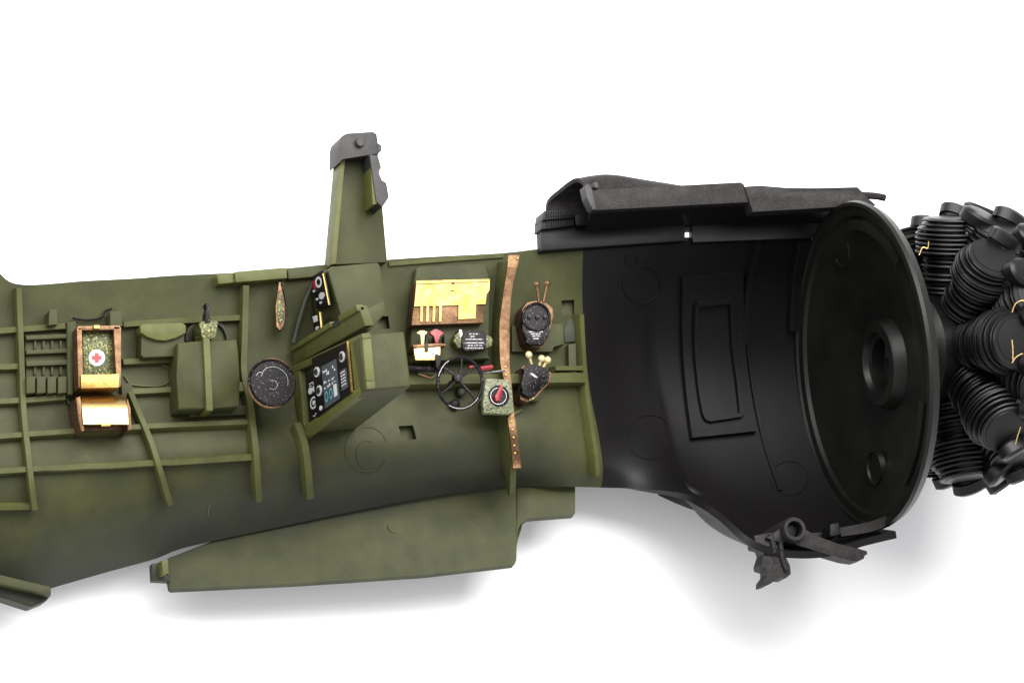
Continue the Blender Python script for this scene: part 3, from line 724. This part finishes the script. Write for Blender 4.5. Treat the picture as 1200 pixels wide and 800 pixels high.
loft('upper_fairing', [[(688,214,-.5),(712,206,-.5),(745,209,-.5),(795,217,-.5)], [(692,222,-.2),(715,214,-.2),(745,217,-.2),(795,221,-.2)]], BLACKC, .04)
fl = prism('cowl_flange', [(688,223),(868,213.5),(872,216),(877,237),(697,246.5)], .0, -.14, BLACKC, FUS, .008)
prism('flange_tip', [(685,218),(690,215),(694,222),(699,245),(695,246),(688,232)], .03, -.14, RAW, fl, .006)
prism('flange_tab', [(696,214),(700,213),(702,220),(697,220)], .04, -.1, RAW, fl, .004)
prism('cowl_flange', [(872,218.5),(890,217.5),(920,220),(950,220.5),(1005,219),(1010,224),(1014,231),(1027,240),(882,248.5),(877,232)], .02, -.18, BLACKC, FUS, .012)
tube('locating_peg', [at_z(1000,228,-.15), at_z(1028,230,-.15), at_z(1037,232,-.15)], .045, BLACKC, FUS)
# raised access frame, draped on the wall
def drape(name, quad, h, mat, parent=FUS, nu=10, nv=20, base=-.02):
    (x0, y0), (x1, y1), (x2, y2), (x3, y3) = quad
    bm = bmesh.new(); T, Bt = [], []
    for i in range(nu + 1):
        u = i / nu; a, b2 = [], []
        for j in range(nv + 1):
            v = j / nv
            x = (x0 * (1-u) + x1 * u) * (1-v) + (x3 * (1-u) + x2 * u) * v; y = (y0 * (1-u) + y1 * u) * (1-v) + (y3 * (1-u) + y2 * u) * v
            x -= 9 * math.sin(v * math.pi) * curve[0]
            p, n = hit(x, y); a.append(bm.verts.new(p + n * h)); b2.append(bm.verts.new(p + n * base))
        T.append(a); Bt.append(b2)
    for i in range(nu):
        for j in range(nv): bm.faces.new((T[i][j], T[i+1][j], T[i+1][j+1], T[i][j+1]))
    for i in range(nu):
        for j in (0, nv): bm.faces.new((T[i][j], T[i+1][j], Bt[i+1][j], Bt[i][j]))
    for j in range(nv):
        for i in (0, nu): bm.faces.new((T[i][j], T[i][j+1], Bt[i][j+1], Bt[i][j]))
    return link(name, bm, mat, parent, True)
curve = [.55]
acc = drape('access_panel', [(797,323),(868,317),(884,508),(808,516)], .08, BLACK); acc['label'] = 'raised rectangular access panel on the black nose wall'
for path in ([(815,350),(856,346)], [(856,346),(858,400),(864,450),(868,488)], [(868,488),(830,494)], [(815,350),(814,400),(818,450),(824,486),(830,494)]):
    o = rib('panel_bead', path, 5.5, .10, BLACK)
curve = [0]
for cx, cy, rx, ry in ((752,333,22,22),(762,512,26,26),(833,425,16,20),(925,560,22,20),(740,305,7,7)): ring(cx, cy, rx, ry, .012, 1.6, BLACK)
rib('seat_bar', [(889,280),(879,320),(874,360),(873,400)], 7, .06, BLACK)
rib('seat_bar', [(944,275),(937,310),(934,345),(933,384)], 16, .09, BLACK)
rib('seat_bar', [(876,400),(884,460),(897,520),(915,575)], 5, .03, BLACK)

# ------------------------------------------------------------------ firewall
DC = at_z(1008, 428, 0)
prof = [(.14,1.86),(.14,1.90),(.04,1.95),(0,1.93),(0,1.885),(.025,1.86),(.04,1.77),(.08,1.74),(.15,1.55),*[(.165 + .19 * (t * t * (3 - 2 * t)), 1.5 - .86 * t) for t in [k / 14 for k in range(15)]],(.355,.56),(.23,.51),(.21,.49),(.20,.38),(.21,.37),(.27,.35),(.29,.31),(.55,.30),(.56,0)]
bm = bmesh.new(); lathe_bm(bm, prof, DC, VX, VY, VZ, 96)
fw = link('firewall', bm, DISCM, FUS, True, 28); fw['label'] = 'round dished firewall bulkhead with central hub hole'
def arcseg(name, r0, r1, x0, x1, a0, a1, mat, parent):
    bm = bmesh.new(); lathe_bm(bm, [(x0, r0), (x0, r1), (x1, r1), (x1, r0)], DC, VX, VY, VZ, 24, a0, a1, True); return link(name, bm, mat, parent, True)
arcseg('arc_tab', 1.60, 1.72, .02, .16, 8, 58, DISCM, fw); arcseg('arc_tab', 1.60, 1.72, .02, .16, 118, 158, DISCM, fw)
def at_x(px, py, x):
    d = ray(px, py); return CP + d * ((x - CP.x) / d.x)
for px_, py_ in ((986, 294), (1024, 548)):
    turned('pin_mark', at_x(px_, py_, DC.x + .16), [(.015,0),(.015,.17),(-.008,.185),(-.01,.2),(-.008,.21),(.06,.22)], DISCM, fw, ax=VX)
prism('hub_lug', [(1043,398),(1049,399),(1049,418),(1043,417)], .1, -.05, BLACKC, fw, .003)

# ------------------------------------------------------------------ belly fittings
tc_ = at_z(932, 619, .12)
tu = turned('socket_tube', tc_ - VZ * .75, [(0,.0),(0,.15),(.7,.15),(.74,.135),(.74,.095),(.1,.09),(.1,0)], BLACKC, FUS, ax=VZ); tu['label'] = 'tubular socket on the lower nose edge'
prism('lower_arm', [(946,620),(955,628),(980,636),(1005,642),(1016,645),(1017,649),(1012,650),(1013,654),(1004,657),(990,655),(960,646),(934,638),(926,634)], .0, -.22, BLACKC, FUS, .012)
prism('lower_arm', [(978,622),(1000,626),(1005,630),(1005,644),(960,634),(950,624)], -.25, -.6, BLACK, FUS, .015)
prism('seat_block', [(973,614),(983,612),(985,626),(973,628)], .05, -.2, BLACK, FUS, .01)
loft('lower_rail', [[(984,618,0),(1005,614,0),(1022,610,0),(1038,604,0)], [(986,628,0),(1008,625,0),(1026,621,0),(1042,614,0)]], BLACKC, .12)
prism('edge_boss', [(897,630),(915,618),(931,606),(940,610),(930,632),(915,636)], .0, -.4, BLACK, FUS, .02)
sb2 = prism('broken_bracket', [(884,627),(900,624),(914,622),(917,630),(919,650),(926,662),(927,672),(921,677),(913,676),(902,684),(895,686),(895,680),(900,673),(900,667),(893,665),(892,660),(896,648),(894,642),(886,640)], -.05, -.3, BLACKC, FUS, .008)
sb2['label'] = 'jagged bracket hanging from the lower nose edge'
tube('ridge', [at_z(904,626,-.03), at_z(908,648,-.03)], .035, BLACKC, sb2); tube('ridge', [at_z(913,626,-.03), at_z(917,655,-.03), at_z(922,668,-.03)], .03, BLACKC, sb2)
prism('slot', [(905,650),(910,650),(911,659),(908,660)], -.042, -.1, BLK, sb2, 0)

# ------------------------------------------------------------------ radial engine
YAW = math.radians(7)
EC = Vector((DC.x + .1 + 1.00 * math.cos(YAW), DC.y + .10, .2 - 1.00 * math.sin(YAW)))
ENGO = empty('radial_engine', EC); ENGO.rotation_euler = (0, YAW, 0); ENGO.scale = (.97, .97, .97); ENGO['label'] = 'black two row radial engine with finned cylinders in front of the firewall'; ENGO['category'] = 'model engine'
bm = bmesh.new(); lathe_bm(bm, [(-.62,0),(-.62,.54),(-.5,.64),(-.42,.70),(1.0,.70),(1.1,.66),(1.5,.5),(1.6,0)], Vector((0, 0, 0)), VX, VY, VZ, 48)
for f in bm.faces: f.smooth = True
for e in bm.edges:
    if len(e.link_faces) == 2 and e.calc_face_angle(0) > .6: e.smooth = False
me = bpy.data.meshes.new('crankcase'); bm.to_mesh(me); bm.free(); me.materials.append(ENG)
cko = bpy.data.objects.new('crankcase', me); COL.objects.link(cko); cko.parent = ENGO
def cyl_parts():
    """cylinder along +Z from r=.8 to 1.72, X is the engine axis"""
    rr = random.Random(11)
    b1 = bmesh.new()
    lathe_bm(b1, [(.6,0),(.6,.26),(1.5,.30),(1.62,.26),(1.64,0)], Vector((0,0,0)), VZ, VX, VY, 20)
    b2 = bmesh.new()
    z = .70; k = 0
    while z < 1.62:
        head = z > 1.18
        rx = rr.uniform(-.018, .018) + (.335 if not head else .40 - .10 * max(0, (z - 1.4) / .22)); ry = rx * (1.0 if not head else 1.02)
        n = 24; t = .034
        prof = [(z,.2),(z,rx-.012),(z+t*.5,rx),(z+t,rx-.012),(z+t,.2)]
        lathe_bm(b2, [(a, c) for a, c in prof], Vector((rr.uniform(-.018,.018), rr.uniform(-.018,.018), 0)), VZ, VX, VY, n)
        z += .054 if not head else .056
    # rocker towers: two finned horns leaning fore and aft
    b3 = bmesh.new(); rk = []; eb_ = []
    for sx in (-1, 1):
        b4 = bmesh.new(); rk.append(b4)
        d = Vector((.52 + .1 * sx, sx * .50, 1)).normalized(); o_ = Vector((.10, sx * .10, 1.20))
        e1 = VY.cross(d).normalized(); e2 = d.cross(e1)
        for k in range(9):
            t0 = k * .046 + rr.uniform(-.004, .004); r = .235 - .006 * k + rr.uniform(-.014, .014)
            lathe_bm(b3, [(t0,.05),(t0,r-.014),(t0+.014,r),(t0+.032,r-.014),(t0+.032,.05)], o_, d, e1 * 1.15, e2, 22)
        # rocker cover: a rounded oblong lid with a flat rim
        lathe_bm(b4, [(.28,0),(.32,.13),(.41,.165),(.42,.19),(.54,.195),(.56,.175),(.575,.16),(.58,.09),(.58,0)], o_, d, e1 * 1.5, e2 * .95, 26)
        for q in (-1, 1):
            lathe_bm(b4, [(.54,0),(.54,.03),(.575,.025),(.58,0)], o_ + e1 * q * .17, d, e1, e2, 8)
    pr = []
    for sy in (-.13, .13):
        b5 = bmesh.new(); sweep_bm(b5, [Vector((.42, sy, .8)), Vector((.47, sy * 1.1, 1.15)), Vector((.46, sy * 1.2, 1.5))], rp(.028)); pr.append(b5)
    b6 = bmesh.new()
    sweep_bm(b6, [Vector(q) for q in smoothpath([(.62,.15,.85),(.78,.2,1.1),(.74,.24,1.4),(.55,.2,1.6),(.42,.1,1.5)])], rp(.016, 6))
    return [('cylinder', b1, ENG), ('cooling_fins', b2, ENG), ('head_fins', b3, ENG)] + [('rocker_box', q, ENG) for q in rk] + [('pushrod_tube', q, ENG) for q in pr] + [('ignition_wire', b6, GOLD)]
def mk(bm, name, mat):
    bmesh.ops.recalc_face_normals(bm, faces=bm.faces)
    for f in bm.faces: f.smooth = True
    for e in bm.edges:
        if len(e.link_faces) == 2 and e.calc_face_angle(0) > .6: e.smooth = False
    me = bpy.data.meshes.new(name); bm.to_mesh(me); bm.free(); me.materials.append(mat); return me
B = cyl_parts()
meshes = [(n_, mk(b_, n_, m_)) for n_, b_, m_ in B]
for row, (dx, ph, cnt) in enumerate(((0, 10, 9), (.40, 30, 9))):
    for k in range(cnt):
        a = math.radians(ph + 360 * k / cnt)
        c = bpy.data.objects.new('cylinder', meshes[0][1]); COL.objects.link(c); c.parent = ENGO
        c.location = (dx, 0, 0); c.rotation_euler = (a, 0, 0)
        for nm, me in meshes[1:]:
            if nm == 'ignition_wire' and row == 0: continue
            s = bpy.data.objects.new(nm, me); COL.objects.link(s); s.parent = c

# bits of ignition wire that show past the cylinders
Minv = (Matrix.Translation(EC) @ Matrix.Rotation(YAW, 4, 'Y') @ Matrix.Scale(.97, 4)).inverted()
for z_, pts in ((.2, [(1158,291),(1166,297),(1172,308),(1173,322)]), (.9, [(1186,366),(1190,356),(1198,352),(1206,356)]), (1.1, [(1186,425),(1191,418),(1198,414)]), (.9, [(1186,398),(1187,410),(1187,422)]),
                (.8, [(1190,520),(1192,512),(1196,500)]), (.1, [(1077,299),(1081,290),(1087,291),(1088,283)])):
    bm = bmesh.new(); sweep_bm(bm, [Minv @ at_z(x, y, z_ + .85) for x, y in smoothpath(pts, 4)], rp(.007, 6))
    me = bpy.data.meshes.new('ignition_wire'); bmesh.ops.recalc_face_normals(bm, faces=bm.faces); bm.to_mesh(me); bm.free(); me.materials.append(BRIGHT)
    w_ = bpy.data.objects.new('ignition_wire', me); COL.objects.link(w_); w_.parent = ENGO
